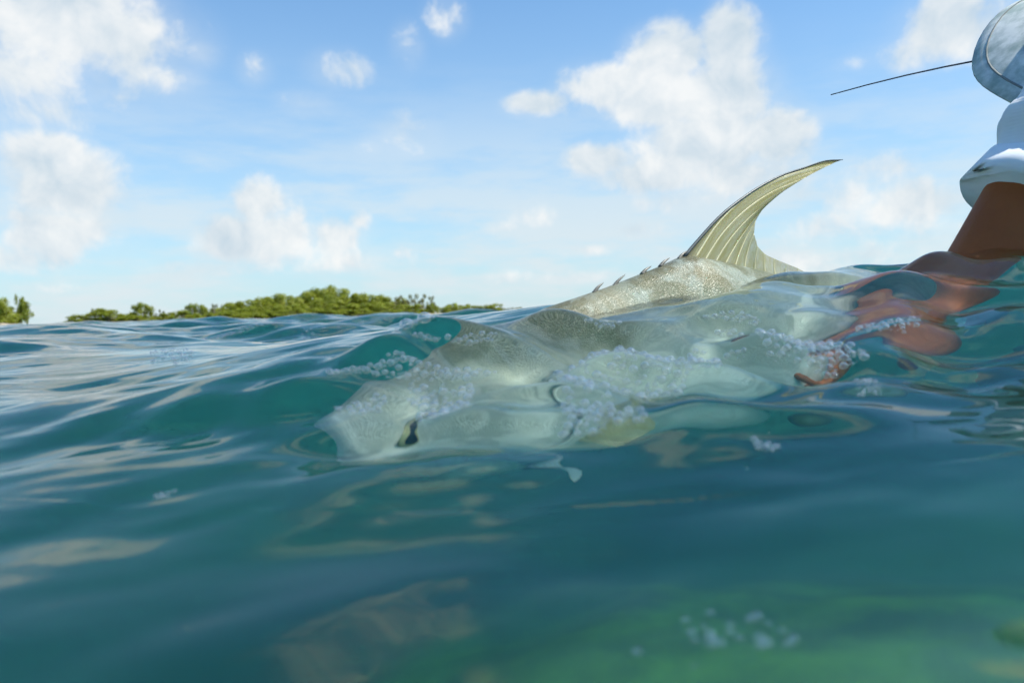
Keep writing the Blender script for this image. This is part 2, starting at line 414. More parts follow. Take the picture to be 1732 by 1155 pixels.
mott = n.mapr(n.noise(O, 17, 5, .65, .6), .44, .60, 0, 1, 'SMOOTHSTEP'); base = n.mix(n.math('MULTIPLY', mott, n.mapr(tt, -.16, .02, .15, .62)), base, (.26, .32, .28))
tan_ = n.mapr(n.noise(O, 9, 3, .5), .48, .62); base = n.mix(n.math('MULTIPLY', n.math('MULTIPLY', tan_, n.mapr(tt, .05, .12)), .45), base, (.20, .165, .07))
base = n.mix(n.math('MULTIPLY', vo2.outputs[0], n.mapr(tt, .06, .14, .30, .45)), base, n.mix(.16, base, (.75, .76, .68)))
bmp = n.new('ShaderNodeBump'); n.l.new(n.mapr(tt, .06, .14, .16, .36), bmp.inputs['Strength']); bmp.inputs['Distance'].default_value = .0016
n.l.new(n.math('ADD', n.math('MULTIPLY', vo.outputs['Distance'], -1.0), n.math('MULTIPLY', vo2.outputs[1], .35)), bmp.inputs['Height'])
p = principled(n, out, Base_Color=base, Roughness=n.mapr(vo2.outputs[2], 0, 1, .36, .7), Metallic=.08)
n.l.new(bmp.outputs[0], p.inputs['Normal'])
p.inputs['Specular IOR Level'].default_value = .35; p.inputs['Coat Weight'].default_value = .10; p.inputs['Coat Roughness'].default_value = .15
n.l.new(bmp.outputs[0], p.inputs['Coat Normal'])
fish = empty('fish'); fish.matrix_world = FM
tag(fish, 'large silver deep-bodied fish held half under water, tall dorsal fin raised above the surface', 'fish')
body = obj('body', V, F, mfish, fish)
body['label'] = 'silver scaled flank and olive back of the fish'

def fin_mat(name, base_c, tip_c, trans=.35, streak=26):
    m, n, out = mat(name)
    uvn = n.new('ShaderNodeUVMap'); su = n.new('ShaderNodeSeparateXYZ'); n.l.new(uvn.outputs[0], su.inputs[0])
    st = n.noise(n.vmath('MULTIPLY', uvn.outputs[0], (1.0, .07, 1)), streak, 5, .7)
    pale = n.mapr(st, .42, .66)
    c = n.mix(su.outputs[1], base_c, tip_c)
    c = n.mix(n.math('MULTIPLY', pale, .75), c, (.80, .80, .66))
    edge = n.mapr(su.outputs[0], .0, .05, 1, 0)
    c = n.mix(n.math('MULTIPLY', edge, .8), c, (.10, .11, .09))
    pb = n.new('ShaderNodeBsdfPrincipled'); n.l.new(c, pb.inputs['Base Color']); pb.inputs['Roughness'].default_value = .3
    tr = n.new('ShaderNodeBsdfTranslucent'); n.l.new(c, tr.inputs[0])
    tp = n.new('ShaderNodeBsdfTransparent')
    bu = n.new('ShaderNodeBump'); bu.inputs['Strength'].default_value = .5; bu.inputs['Distance'].default_value = .002; n.l.new(st, bu.inputs['Height']); n.l.new(bu.outputs[0], pb.inputs['Normal'])
    mx = n.new('ShaderNodeMixShader'); mx.inputs[0].default_value = .6; n.l.new(pb.outputs[0], mx.inputs[1]); n.l.new(tr.outputs[0], mx.inputs[2])
    m2 = n.new('ShaderNodeMixShader'); n.l.new(n.math('MULTIPLY', n.mapr(su.outputs[0], .12, .8), trans), m2.inputs[0]); n.l.new(mx.outputs[0], m2.inputs[1]); n.l.new(tp.outputs[0], m2.inputs[2])
    n.l.new(m2.outputs[0], out.inputs[0])
    return m
mfin = fin_mat('fin_membrane', (.62, .58, .30), (.56, .52, .22), trans=.6)
mray = simple('fin_ray', (.66, .63, .40), .35); mdark = simple('dark_fin_edge', (.07, .085, .085), .4); mspine = simple('spine', (.12, .12, .10), .4)

def make_fin(name, rays, parent, m, rad0, ridge=.0012, thick=.0035, nv=26, rayname='fin_ray', show=range(0, 99), wob=0.0):
    """rays: list of 3-D polylines (base to edge), spread into a thick membrane with a tube on each ray"""
    cur = [catmull(r, nv) for r in rays]
    nu0 = len(cur); sub = 4; P = []; U = []
    for i in range((nu0 - 1) * sub + 1):
        t = i / sub; k = min(int(t), nu0 - 2); f = t - k
        for j in range(nv):
            a, b = cur[k][j], cur[k + 1][j]; sagf = 4 * f * (1 - f)
            q = a.lerp(b, f)
            if j > nv * .55:      # notched edge between the rays
                q = q.lerp(q.lerp(cur[k][max(0, j - 2)], .5), sagf * .22 * (j / nv))
            P.append(q); U.append((t / (nu0 - 1), j / (nv - 1)))
    nu = (nu0 - 1) * sub + 1
    Vv = []; Uv = []
    for side in (1, -1):
        for i in range(nu):
            for j in range(nv):
                u, v = U[i * nv + j]; th_ = (thick * (1 - .85 * v) * (1 - .65 * u) + .0005) * (0.02 if i in (0, nu - 1) or j == nv - 1 else 1)
                w_ = wob * v * math.sin(u * 19 + 1.2 * v)
                Vv.append(P[i * nv + j] + Vector((0, side * th_ * .5 + w_, 0))); Uv.append((u, v))
    Ff = []
    for s_ in (0, 1):
        o = s_ * nu * nv
        for i in range(nu - 1):
            for j in range(nv - 1):
                q = (o + i * nv + j, o + (i + 1) * nv + j, o + (i + 1) * nv + j + 1, o + i * nv + j + 1)
                Ff.append(q if s_ else q[::-1])
    fo = obj(name, Vv, Ff, m, parent)
    ul = fo.data.uv_layers.new(name='UVMap')
    for lp in fo.data.loops: ul.data[lp.index].uv = Uv[lp.vertex_index]
    for i, c in enumerate(cur):
        if i not in show: continue
        rads = [max(.0003, rad0 * (1 - .8 * j / (nv - 1))) for j in range(nv)]
        u = i / (nu0 - 1)
        pts = [q + Vector((0, -(wob * (j / (nv - 1)) * -math.sin(u * 19 + 1.2 * j / (nv - 1))), 0)) for j, q in enumerate(c)]
        v_, f_ = tube(pts, [r * (1.15 if i == 0 else 1 - .35 * i / nu0) for r in rads], 6)
        obj(rayname, v_, f_, mdark if i == 0 else mray, fo)
    return fo

lead = [(1155, 437), (1182, 405), (1218, 366), (1254, 337), (1289, 314), (1325, 296), (1361, 284), (1397, 272), (1428, 270)]
basep = [(1155, 437), (1172, 441), (1188, 445), (1205, 450), (1222, 454), (1240, 459), (1258, 463), (1276, 467), (1294, 470), (1312, 474), (1330, 477), (1346, 480), (1360, 482), (1372, 484)]
edgep = [None, (1405, 279), (1360, 301), (1322, 325), (1294, 351), (1280, 374), (1274, 396), (1279, 417), (1294, 429), (1312, 437), (1330, 446), (1347, 454), (1363, 461), (1381, 472)]
rays_ = [[on_fish(*q) for q in lead]]
for i in range(1, len(basep)):
    b, e = np.array(basep[i], float), np.array(edgep[i], float)
    L = np.linalg.norm(e - b); nrm = np.array([(e - b)[1], -(e - b)[0]]) / L
    bow = {1: .13, 2: .10, 3: .07}.get(i, .04)
    mids = [b + (e - b) * t + nrm * L * bow * 4 * t * (1 - t) for t in (0, .25, .5, .75, 1)]
    rays_.append([on_fish(*q) for q in mids])
dfin = make_fin('dorsal_fin', rays_, fish, mfin, .0022, wob=.0025, thick=.003)
dfin['label'] = 'tall sickle-shaped yellowish dorsal fin with dark front edge'
for (bx, by, tx, ty) in [(1004, 497, 1021, 478), (1036, 488, 1058, 464), (1085, 465, 1102, 450), (1116, 452, 1133, 436), (1147, 440, 1163, 424)]:
    b, t = on_fish(bx, by), on_fish(tx, ty); m_ = (b + t) / 2 + Vector((-.001, 0, .001))
    v_, f_ = tube(catmull([b, m_, t], 8), [.0028, .0026, .0023, .0020, .0016, .0012, .0008, .0002], 8)
    obj('dorsal_spine', v_, f_, mspine, fish)
# tail fin, anal fin, pectoral fin
tr_ = []
for i in range(13):
    u = i / 12; a_ = R(34 - 68 * u); L = .10 + .12 * abs(2 * u - 1) ** 1.6
    b = Vector((.955, 0, .026 - .052 * u)); d = Vector((math.cos(a_), 0, math.sin(a_)))
    tr_.append([b, b + d * L * .5 + Vector((.004, 0, 0)), b + d * L + Vector((.02 * abs(2 * u - 1), 0, 0))])
make_fin('tail_fin', tr_, fish, mfin, .0017, nv=14)
an = []
for i in range(12):
    u = i / 11; s = .55 + .30 * u; bt = psm(s, 2) + .006
    L = .17 * (1 - u) ** 2.2 + .03
    an.append([Vector((s, 0, bt)), Vector((s + L * .45, 0, bt - L * .55)), Vector((s + L * .95, 0, bt - L * .85))])
make_fin('anal_fin', an, fish, mfin, .0018, nv=14)
for sgn in (-1, 1):
    pf = []
    for i in range(9):
        u = i / 8; b = Vector((.25, sgn * (.064 - .002), -.045 - .03 * u)); a_ = R(-18 - 40 * u); L = .115 * (1 - .45 * u)
        pf.append([b, b + Vector((math.cos(a_) * L * .5, sgn * .010, math.sin(a_) * L * .5)), b + Vector((math.cos(a_) * L, sgn * .022, math.sin(a_) * L))])
    make_fin('pectoral_fin', pf, fish, mfin, .0012, nv=12, thick=.002)
    pv_ = []
    for i in range(6):
        u = i / 5; b = Vector((.19 + .03 * u, sgn * .018, psm(.19 + .03 * u, 2) + .008)); a_ = R(-35 - 30 * u); L = .075 * (1 - .4 * u)
        pv_.append([b, b + Vector((math.cos(a_) * L * .5, sgn * .008, math.sin(a_) * L * .5)), b + Vector((math.cos(a_) * L, sgn * .016, math.sin(a_) * L))])
    make_fin('pelvic_fin', pv_, fish, simple('pale_fin', (.78, .78, .74), .35) if sgn < 0 else mfin, .0012, nv=10, thick=.002)
# eye, gill cover and lips
meye = simple('fish_iris', (.62, .55, .30), .15, Metallic=.6); mpup = simple('pupil', (.006, .006, .008), .05)
mlip = simple('fish_lip', (.66, .62, .52), .35)
def ell(c, r, nseg=18, nring=10, mtx=None):
    V = []; F = []
    for i in range(nring + 1):
        f = math.pi * i / nring
        for k in range(nseg):
            g = 2 * math.pi * k / nseg; v = Vector((r[0] * math.sin(f) * math.cos(g), r[1] * math.sin(f) * math.sin(g), r[2] * math.cos(f)))
            if mtx: v = mtx @ v
            V.append(Vector(c) + v)
    for i in range(nring):
        for k in range(nseg): F.append((i * nseg + k, (i + 1) * nseg + k, (i + 1) * nseg + (k + 1) % nseg, i * nseg + (k + 1) % nseg))
    return V, F
for sgn in (-1, 1):
    e_ = obj('eye', *ell((.094, sgn * .0445, .018), (.019, .006, .019)), meye, fish)
    obj('pupil', *ell((.094, sgn * .0495, .018), (.010, .003, .010)), mpup, e_)
    gp = catmull([Vector((.228, sgn * .060, .075)), Vector((.246, sgn * .066, .03)), Vector((.246, sgn * .0675, -.03)), Vector((.216, sgn * .060, -.09)), Vector((.167, sgn * .045, -.128))], 24)
    gc = obj('gill_cover', *tube(gp, [.0005] + [(.0012, .0022)] * 22 + [.0005], 8), mfish, fish)
mp = catmull([Vector((.050, -.036, -.058)), Vector((.022, -.030, -.052)), Vector((.000, -.012, -.046)), Vector((-.003, 0, -.044)), Vector((.000, .012, -.046)), Vector((.022, .030, -.052)), Vector((.050, .036, -.058))], 26)
obj('lip', *tube(mp, [.002] + [.005] * 24 + [.002], 8), mlip, fish)
mp2 = [q + Vector((.004, 0, -.013)) for q in mp]
obj('lip', *tube(mp2, [.002] + [.005] * 24 + [.002], 8), mlip, fish)

# ------------------------------------------------------------------ the angler kneeling in the water
mskin, n, out = mat('tanned_skin')
g = n.new('ShaderNodeNewGeometry'); nz = n.noise(g.outputs['Position'], 22, 5, .6); nf = n.noise(g.outputs['Position'], 260, 3, .6)
p = principled(n, out, Base_Color=n.mix(nz, (.24, .062, .017), (.38, .112, .028)), Roughness=n.mapr(nf, .3, .7, .5, .65), Subsurface_Weight=.12, Specular_IOR_Level=.25)
p.inputs['Subsurface Radius'].default_value = (.01, .004, .002)
bm_ = n.new('ShaderNodeBump'); bm_.inputs['Strength'].default_value = .25; bm_.inputs['Distance'].default_value = .0015; n.l.new(nf, bm_.inputs['Height']); n.l.new(bm_.outputs[0], p.inputs['Normal'])
mshirt, n, out = mat('pale_shirt_cloth')
g = n.new('ShaderNodeNewGeometry'); tco = n.new('ShaderNodeTexCoord'); pz = n.new('ShaderNodeSeparateXYZ'); n.l.new(g.outputs['Position'], pz.inputs[0])
rib = n.math('SINE', n.math('ADD', n.math('MULTIPLY', pz.outputs[2], 1300.0), n.math('MULTIPLY', pz.outputs[0], 180.0)))
wv = n.noise(g.outputs['Position'], 16, 4, .55)
p = principled(n, out, Base_Color=n.mix(wv, (.68, .71, .71), (.80, .82, .82)), Roughness=.8, Sheen_Weight=.15)
b2 = n.new('ShaderNodeBump'); b2.inputs['Strength'].default_value = .12; b2.inputs['Distance'].default_value = .0006; n.l.new(rib, b2.inputs['Height']); n.l.new(b2.outputs[0], p.inputs['Normal'])
mcuff = simple('pale_cuff_cloth', (.78, .81, .82), .8)
mhat, n, out = mat('washed_hat_canvas')
g = n.new('ShaderNodeNewGeometry'); wv = n.noise(g.outputs['Position'], 18, 5, .65)
p = principled(n, out, Base_Color=n.mix(n.mapr(wv, .4, .62), (.30, .38, .36), (.66, .70, .68)), Roughness=.9)
mseam = simple('hat_stitching', (.20, .22, .21), .8); mshorts = simple('shorts_cloth', (.10, .13, .14), .85)
mbuff = simple('neck_gaiter_cloth', (.62, .67, .68), .85)

def remeshed(name, parts, voxel, m, parent, smooth_it=6):
    v, f = join_geo(parts); me = bpy.data.meshes.new(name); me.from_pydata([tuple(q) for q in v], [], f); me.update()
    bm = bmesh.new(); bm.from_mesh(me); bmesh.ops.recalc_face_normals(bm, faces=bm.faces); bm.to_mesh(me); bm.free()
    o = bpy.data.objects.new(name, me); col.objects.link(o)
    md = o.modifiers.new('r', 'REMESH'); md.mode = 'VOXEL'; md.voxel_size = voxel; md.use_smooth_shade = True
    ms_ = o.modifiers.new('s', 'SMOOTH'); ms_.factor = .5; ms_.iterations = smooth_it
    dg = bpy.context.evaluated_depsgraph_get(); nm = bpy.data.meshes.new_from_object(o.evaluated_get(dg))
    bpy.data.objects.remove(o); nm.name = name
    return link(name, nm, m, parent)
def limb(pts, rad, n_=20, ns=16):
    P = catmull(pts, n_); t = np.linspace(0, 1, len(rad)); q = np.linspace(0, 1, n_)
    ra = np.interp(q, t, [r if not isinstance(r, tuple) else r[0] for r in rad]); rb_ = np.interp(q, t, [r if not isinstance(r, tuple) else r[1] for r in rad])
    return tube(P, [(float(a), float(b)) for a, b in zip(ra, rb_)], ns)
ang = empty('person', (1.2, 1.45, -.72))
tag(ang, 'person in a pale grey shirt and canvas hat leaning over the water beside the fish', 'person')
AI = Matrix.Translation((-1.2, -1.45, .72))
def A(parts): return [([AI @ Vector(q) for q in v], f) for v, f in parts]
Ls, Rs = Vector((.795, 1.09, .36)), Vector((1.09, 1.50, .34))
Le, Lw = Vector((.570, 1.06, .0)), Vector((.405, .985, -.135))
Re_, Rw = Vector((.93, 1.49, -.02)), Vector((.675, 1.31, -.015))
pel, che, nec, hed = Vector((1.34, 1.47, -.24)), Vector((1.14, 1.39, .10)), Vector((.975, 1.30, .395)), Vector((.945, 1.262, .452))
parts = [limb([pel + Vector((.05, .02, -.06)), pel, pel.lerp(che, .5), che, Vector((1.02, 1.325, .27)), Vector((.985, 1.305, .355))], [(.10, .14), (.125, .17), (.12, .15), (.13, .18), (.12, .20), (.06, .10)], 28, 24)]
parts += [limb([Vector((1.0, 1.32, .30)), nec, hed - Vector((.0, .0, .05))], [.062, .058, .056])]
parts += [limb([Vector((1.0, 1.29, .28)), Ls, Ls.lerp(Le, .35), Ls.lerp(Le, .75), Le, Le.lerp(Lw, .35), Le.lerp(Lw, .8), Lw], [.060, .056, .054, .055, .050, .050, .036, (.030, .024)], 30)]
parts += [limb([Vector((1.03, 1.36, .30)), Rs, Rs.lerp(Re_, .35), Rs.lerp(Re_, .75), Re_, Re_.lerp(Rw, .35), Re_.lerp(Rw, .8), Rw], [.065, .062, .054, .048, .044, .046, .036, (.030, .024)], 30)]
for sy in (-1, 1):       # thigh forward to a knee on the sand, shin back
    k = Vector((1.02, 1.45 + sy * .16, -.66)); an_ = Vector((1.44, 1.45 + sy * .15, -.68))
    parts += [limb([pel + Vector((0, sy * .09, -.02)), pel.lerp(k, .5) + Vector((0, sy * .04, 0)), k], [.095, .082, .058])]
    parts += [limb([k, k.lerp(an_, .35) + Vector((0, 0, .01)), an_, an_ + Vector((.14, 0, -.01))], [.056, .056, .036, (.035, .025)])]
# head, facing left and down to the fish
hu = Vector((-.15, -.70, .70)).normalized(); hfw = Vector((-.55, -.50, -.60)); hfw = (hfw - hu * hfw.dot(hu)).normalized()
hy_ = -hfw; hx_ = hy_.cross(hu); HM = Matrix((hx_, hy_, hu)).transposed()
def hp(x, y, z): return hed + HM @ Vector((x, y, z))
hv, hf = ell((0, 0, 0), (.074, .095, .112), 24, 16)
parts += [([hp(v.x * (1 - .25 * max(0, -v.z) / .11), v.y, v.z + .01) for v in hv], hf)]
parts += [limb([hp(0, -.085, .025), hp(0, -.103, .0), hp(0, -.113, -.022), hp(0, -.092, -.032)], [.008, .010, .014, .008], 10, 10)]
parts += [([hp(v.x, v.y - .055, v.z - .075) for v in ell((0, 0, 0), (.045, .042, .035))[0]], ell((0, 0, 0), (1, 1, 1))[1])]
for sx_ in (-1, 1): parts += [([hp(v.x + sx_ * .076, v.y + .005, v.z) for v in ell((0, 0, 0), (.010, .020, .032))[0]], ell((0, 0, 0), (1, 1, 1))[1])]
# hands
def hand(w, fwd, pal, thumb_dir, curl, scale=1.0):
    """w wrist, fwd along the hand, pal the way the palm faces, thumb_dir across"""
    f = fwd.normalized(); q = (pal - f * pal.dot(f)).normalized(); t = thumb_dir - f * thumb_dir.dot(f) - q * thumb_dir.dot(q); t.normalize()
    res = [limb([w - f * .01, w + f * .03, w + f * .065, w + f * .092], [(.024, .028), (.017, .038), (.016, .043), (.012, .041)], 12, 14)]
    # orient palm: rebuild explicitly as an ellipse in (q,t)
    Vp = []; Fp = []; rings = [(-.012, .020, .027), (.02, .018, .034), (.05, .017, .041), (.08, .014, .043), (.094, .008, .039)]
    for (d, a_, b_) in rings:
        for k in range(16):
            g_ = 2 * math.pi * k / 16; Vp.append(w + f * d + q * a_ * math.cos(g_) + t * b_ * math.sin(g_))
    for i in range(len(rings) - 1):
        for k in range(16): Fp.append((i * 16 + k, i * 16 + (k + 1) % 16, (i + 1) * 16 + (k + 1) % 16, (i + 1) * 16 + k))
    Fp.append(tuple(range(15, -1, -1))); Fp.append(tuple(len(rings) * 16 - 16 + k for k in range(16)))
    res = [(Vp, Fp)]
    for j, (o, L) in enumerate([(.031, .072), (.0105, .080), (-.0105, .074), (-.031, .058)]):
        b = w + f * .082 + t * o; pts = [b - f * .012, b]; d = f.copy(); ang_ = 0
        sp = t * (o * .9)
        for seg, fr in enumerate((.45, .32, .23)):
            ang_ += curl[min(seg, len(curl) - 1)] * (1 + .06 * j)
            dd = f * math.cos(ang_) + q * math.sin(ang_) + sp
            pts.append(pts[-1] + dd.normalized() * L * fr)
        res.append(limb(pts, [.0095, .0098, .0092, .0085, .0066], 14, 10))
    b = w + f * .022 + t * .028
    d1 = (f * .55 + t * .75 + q * .35).normalized(); d2 = (f * .75 + t * .25 + q * .75).normalized()
    res.append(limb([b - t * .012, b + d1 * .020, b + d1 * .045, b + d1 * .045 + d2 * .028, b + d1 * .045 + d2 * .05], [.014, .0135, .0115, .0108, .0075], 12, 10))
    return res
# left hand under the hind belly: palm up, thumb up along the near flank
parts += hand(Lw, Vector((-.9, .34, -.10)), Vector((-.05, .35, .94)), Vector((-.25, -.9, .35)), (.35, .55, .45))
# right hand round the wrist of the tail, from the far side
parts += hand(Rw, Vector((-.62, -.70, -.15)), Vector((.3, -.25, -.9)), Vector((-.7, .6, 0)), (.45, .75, .55))
bodyp = remeshed('body', A(parts), .0052, mskin, ang, 4)
# shirt: torso and short sleeves, one cloth
sp_ = [limb([pel + Vector((.0, .0, .0)), pel.lerp(che, .5), che, Vector((1.02, 1.325, .27)), Vector((.985, 1.30, .372))], [(.15, .19), (.145, .175), (.15, .20), (.14, .22), (.075, .11)], 26, 26)]
hemL = Ls.lerp(Le, .44)
sp_ += [limb([Vector((1.0, 1.28, .29)), Vector((.92, 1.20, .325)), Ls + Vector((.01, 0, .0)), Ls.lerp(Le, .10), Ls.lerp(Le, .21), Ls.lerp(Le, .31), Ls.lerp(Le, .40)], [.10, .094, .080, .078, .080, .064, .064], 30, 22)]
sp_ += [limb([Vector((1.03, 1.37, .31)), Rs + Vector((0, 0, .008)), Rs.lerp(Re_, .25), Rs.lerp(Re_, .5)], [.088, .085, .078, .074], 24, 22)]
shirt = remeshed('shirt', A(sp_), .006, mshirt, ang, 5)
tx = bpy.data.textures.new('folds', 'CLOUDS'); tx.noise_scale = .075; tx.noise_depth = 2
dm = shirt.modifiers.new('folds', 'DISPLACE'); dm.texture = tx; dm.strength = .026; dm.mid_level = .5; dm.texture_coords = 'LOCAL'
ax = (Le - Ls).normalized()
cv, cf = tube([hemL - ax * .048, hemL - ax * .044, hemL - ax * .02, hemL + ax * .004, hemL + ax * .0045, hemL - ax * .001, hemL - ax * .035], [.062, .0720, .0785, .0850, .0825, .0785, .060], 40, cap=False)
cv = [AI @ (Vector(q) + ax * .0022 * math.sin(7 * math.atan2((q - hemL).z, (q - hemL).y) + 1)) for q in cv]
cuff = obj('sleeve_cuff', cv, cf, mcuff, shirt); cuff['label'] = 'turned-up pale sleeve cuff'
# shorts
sh_ = [limb([pel.lerp(che, .12), pel, pel + Vector((.02, 0, -.08))], [(.14, .18), (.15, .19), (.13, .17)], 14, 24)]
for sy in (-1, 1):
    k = Vector((1.02, 1.45 + sy * .16, -.66)); sh_ += [limb([pel + Vector((0, sy * .09, -.02)), pel.lerp(k, .4) + Vector((0, sy * .045, 0)), pel.lerp(k, .7) + Vector((0, sy * .03, 0))], [.115, .108, .10])]
remeshed('shorts', A(sh_), .008, mshorts, ang, 4)
# neck gaiter over neck and chin
remeshed('neck_gaiter', A([limb([Vector((.995, 1.315, .31)), nec, hed + HM @ Vector((0, -.008, -.055)), hed + HM @ Vector((0, -.018, -.015))], [.075, .070, (.088, .090), (.084, .104)], 18, 22)]), .005, mbuff, ang, 4)
for sx_ in (-1, 1):
    v_, f_ = ell((0, 0, 0), (.013, .008, .010)); e_ = obj('eye', [AI @ (hp(sx_ * .032, -.086, .022) + HM @ v) for v in v_], f_, simple('eye_white', (.7, .68, .64), .2), ang)
    v_, f_ = ell((0, 0, 0), (.006, .004, .006)); obj('iris', [AI @ (hp(sx_ * .032, -.092, .021) + HM @ v) for v in v_], f_, mpup, e_)
# hat: crown and drooping brim with stitched rows
HT = HM.copy()
def htp(r, a_, z): return AI @ (hed + HT @ Vector((r * math.cos(a_) * .92, r * math.sin(a_) * 1.05, z)))
def revolve(rings, nseg=56, wav=0.0):
    V = []; F = []
    for (r, z) in rings:
        for k in range(nseg):
            a_ = 2 * math.pi * k / nseg; dz = wav * max(0, r - .10) / .08 * (math.sin(3 * a_ + .7) + .5 * math.sin(5 * a_))
            V.append(htp(r, a_, z + dz - .35 * max(0, r - .11) ** 1.3 * (1 - math.sin(a_)) * .5))
    for i in range(len(rings) - 1):
        for k in range(nseg): F.append((i * nseg + k, i * nseg + (k + 1) % nseg, (i + 1) * nseg + (k + 1) % nseg, (i + 1) * nseg + k))
    return V, F
hat = obj('hat', *revolve([(.001, .150), (.05, .149), (.078, .138), (.092, .11), (.096, .06), (.098, .055), (.12, .048), (.15, .036), (.185, .016), (.200, .006), (.200, .003), (.185, .012), (.15, .032), (.12, .044), (.094, .05)], wav=.006), mhat, ang)
hat['label'] = 'washed grey-green canvas sun hat with stitched drooping brim'
for rr_, zz_ in ((.182, .0192),):
    obj('brim_seam', *revolve([(rr_ - .0010, zz_ - .001), (rr_ - .0010, zz_ + .0006), (rr_ + .0010, zz_ - .0004), (rr_ + .0010, zz_ - .002)], wav=.006), mseam, hat)

# fishing rod lodged behind the angler's neck
mrod = simple('dark_rod_blank', (.045, .05, .06), .25); mcork = simple('cork', (.45, .30, .17), .8); mreel = simple('reel_metal', (.25, .26, .28), .3, Metallic=.9)
rt, r1 = at(1405, 149, 1.40), at(1646, 104, 1.35)
rd = (r1 - rt).normalized(); L0 = (r1 - rt).length
rpts = [rt + rd * t + Vector((0, 0, -.012 * max(0, 1 - t / L0) ** 2)) for t in np.linspace(0, 1.75, 30)]
rod = empty('fishing_rod', rpts[-1]); tag(rod, 'thin dark fishing rod jutting out from behind the canvas hat', 'fishing rod')
ro = Vector(rpts[-1])
obj('blank', *tube([q - ro for q in rpts], [float(r) for r in np.linspace(.0009, .0060, 30)], 8), mrod, rod)
obj('cork_grip', *tube([rpts[-1] - ro - rd * .02 + rd * t for t in (0, .03, .12, .2, .25)], [.009, .0125, .0115, .013, .011], 14), mcork, rod)
rc = rd * .20 + Vector((0, 0, -.06)); yv = rd.cross(Vector((0, 0, 1))).normalized()
re_o = obj('reel', *tube([rc - yv * .02, rc - yv * .019, rc + yv * .019, rc + yv * .02], [.036, .045, .045, .036], 24), mreel, rod)
obj('reel_foot', *tube([rd * .20 + Vector((0, 0, -.01)), rc + Vector((0, 0, .03))], [.006, .006], 8), mreel, re_o)
for k in (4, 8, 12, 17, 22):
    c = rpts[k] - ro + Vector((0, 0, -.006)); q = [c + (yv * math.cos(a_) + Vector((0, 0, 1)) * math.sin(a_)) * .004 for a_ in np.linspace(0, 6.2832, 13)]
    obj('line_guide', *tube(q, [.0006] * 13, 5, cap=False), mreel, rod)

# ------------------------------------------------------------------ mangrove keys
msh, n, out = mat('shore_sand'); g = n.new('ShaderNodeNewGeometry')
principled(n, out, Base_Color=n.mix(n.noise(g.outputs['Position'], .8, 5, .6), (.26, .22, .14), (.42, .37, .27)), Roughness=.95)
def shore(pxs, D, depth, h):
    V = []; F = []; nn = 40
    for i in range(nn + 1):
        px = pxs[0] + (pxs[1] - pxs[0]) * i / nn
        e = min(1, min(i, nn - i) / 5.0)
        for j, (o, z) in enumerate([(-.5, -1.3), (-.42, -.1), (-.3, .55), (0, 1), (.3, .55), (.5, -1.3)]):
            q = at(px, 540, D + depth * o * (.35 + .65 * e) + .8 * math.sin(i * 1.3)); V.append(Vector((q.x, q.y, z * h * (.2 + .8 * e) if z > 0 else z)))
    for i in range(nn):
        for j in range(5): F.append((i * 6 + j, (i + 1) * 6 + j, (i + 1) * 6 + j + 1, i * 6 + j + 1))
    return tag(obj('shore', V, F, msh), kind='structure', label='low sandy shore under the mangroves')
shore((95, 780), 97, 17, .35); shore((-160, 40), 64, 9, .3); shore((735, 1010), 128, 14, .3)

def leaf_mat(name, a, b, c):
    m, n, out = mat(name); g = n.new('ShaderNodeNewGeometry'); oi = n.new('ShaderNodeObjectInfo')
    nz = n.noise(g.outputs['Position'], .9, 3, .6); rp = g.outputs['Random Per Island']
    cc = n.mix(n.mapr(nz, .35, .65), a, b); cc = n.mix(n.math('MULTIPLY', rp, .55), cc, c)
    cc = n.mix(n.math('MULTIPLY', oi.outputs['Random'], .35), cc, n.mix(1.0, cc, (.72, .80, .8), 'MULTIPLY'))
    p = n.new('ShaderNodeBsdfPrincipled'); n.l.new(cc, p.inputs[0]); p.inputs['Roughness'].default_value = .45
    t = n.new('ShaderNodeBsdfTranslucent'); n.l.new(cc, t.inputs[0])
    mx = n.new('ShaderNodeMixShader'); mx.inputs[0].default_value = .48; n.l.new(p.outputs[0], mx.inputs[1]); n.l.new(t.outputs[0], mx.inputs[2]); n.l.new(mx.outputs[0], out.inputs[0])
    return m
mleaf = leaf_mat('mangrove_leaves', (.17, .24, .012), (.30, .35, .02), (.36, .35, .04))
mdry = leaf_mat('sparse_leaves', (.15, .18, .03), (.20, .21, .05), (.26, .23, .10))
mbark = simple('grey_bark', (.22, .19, .16), .9)
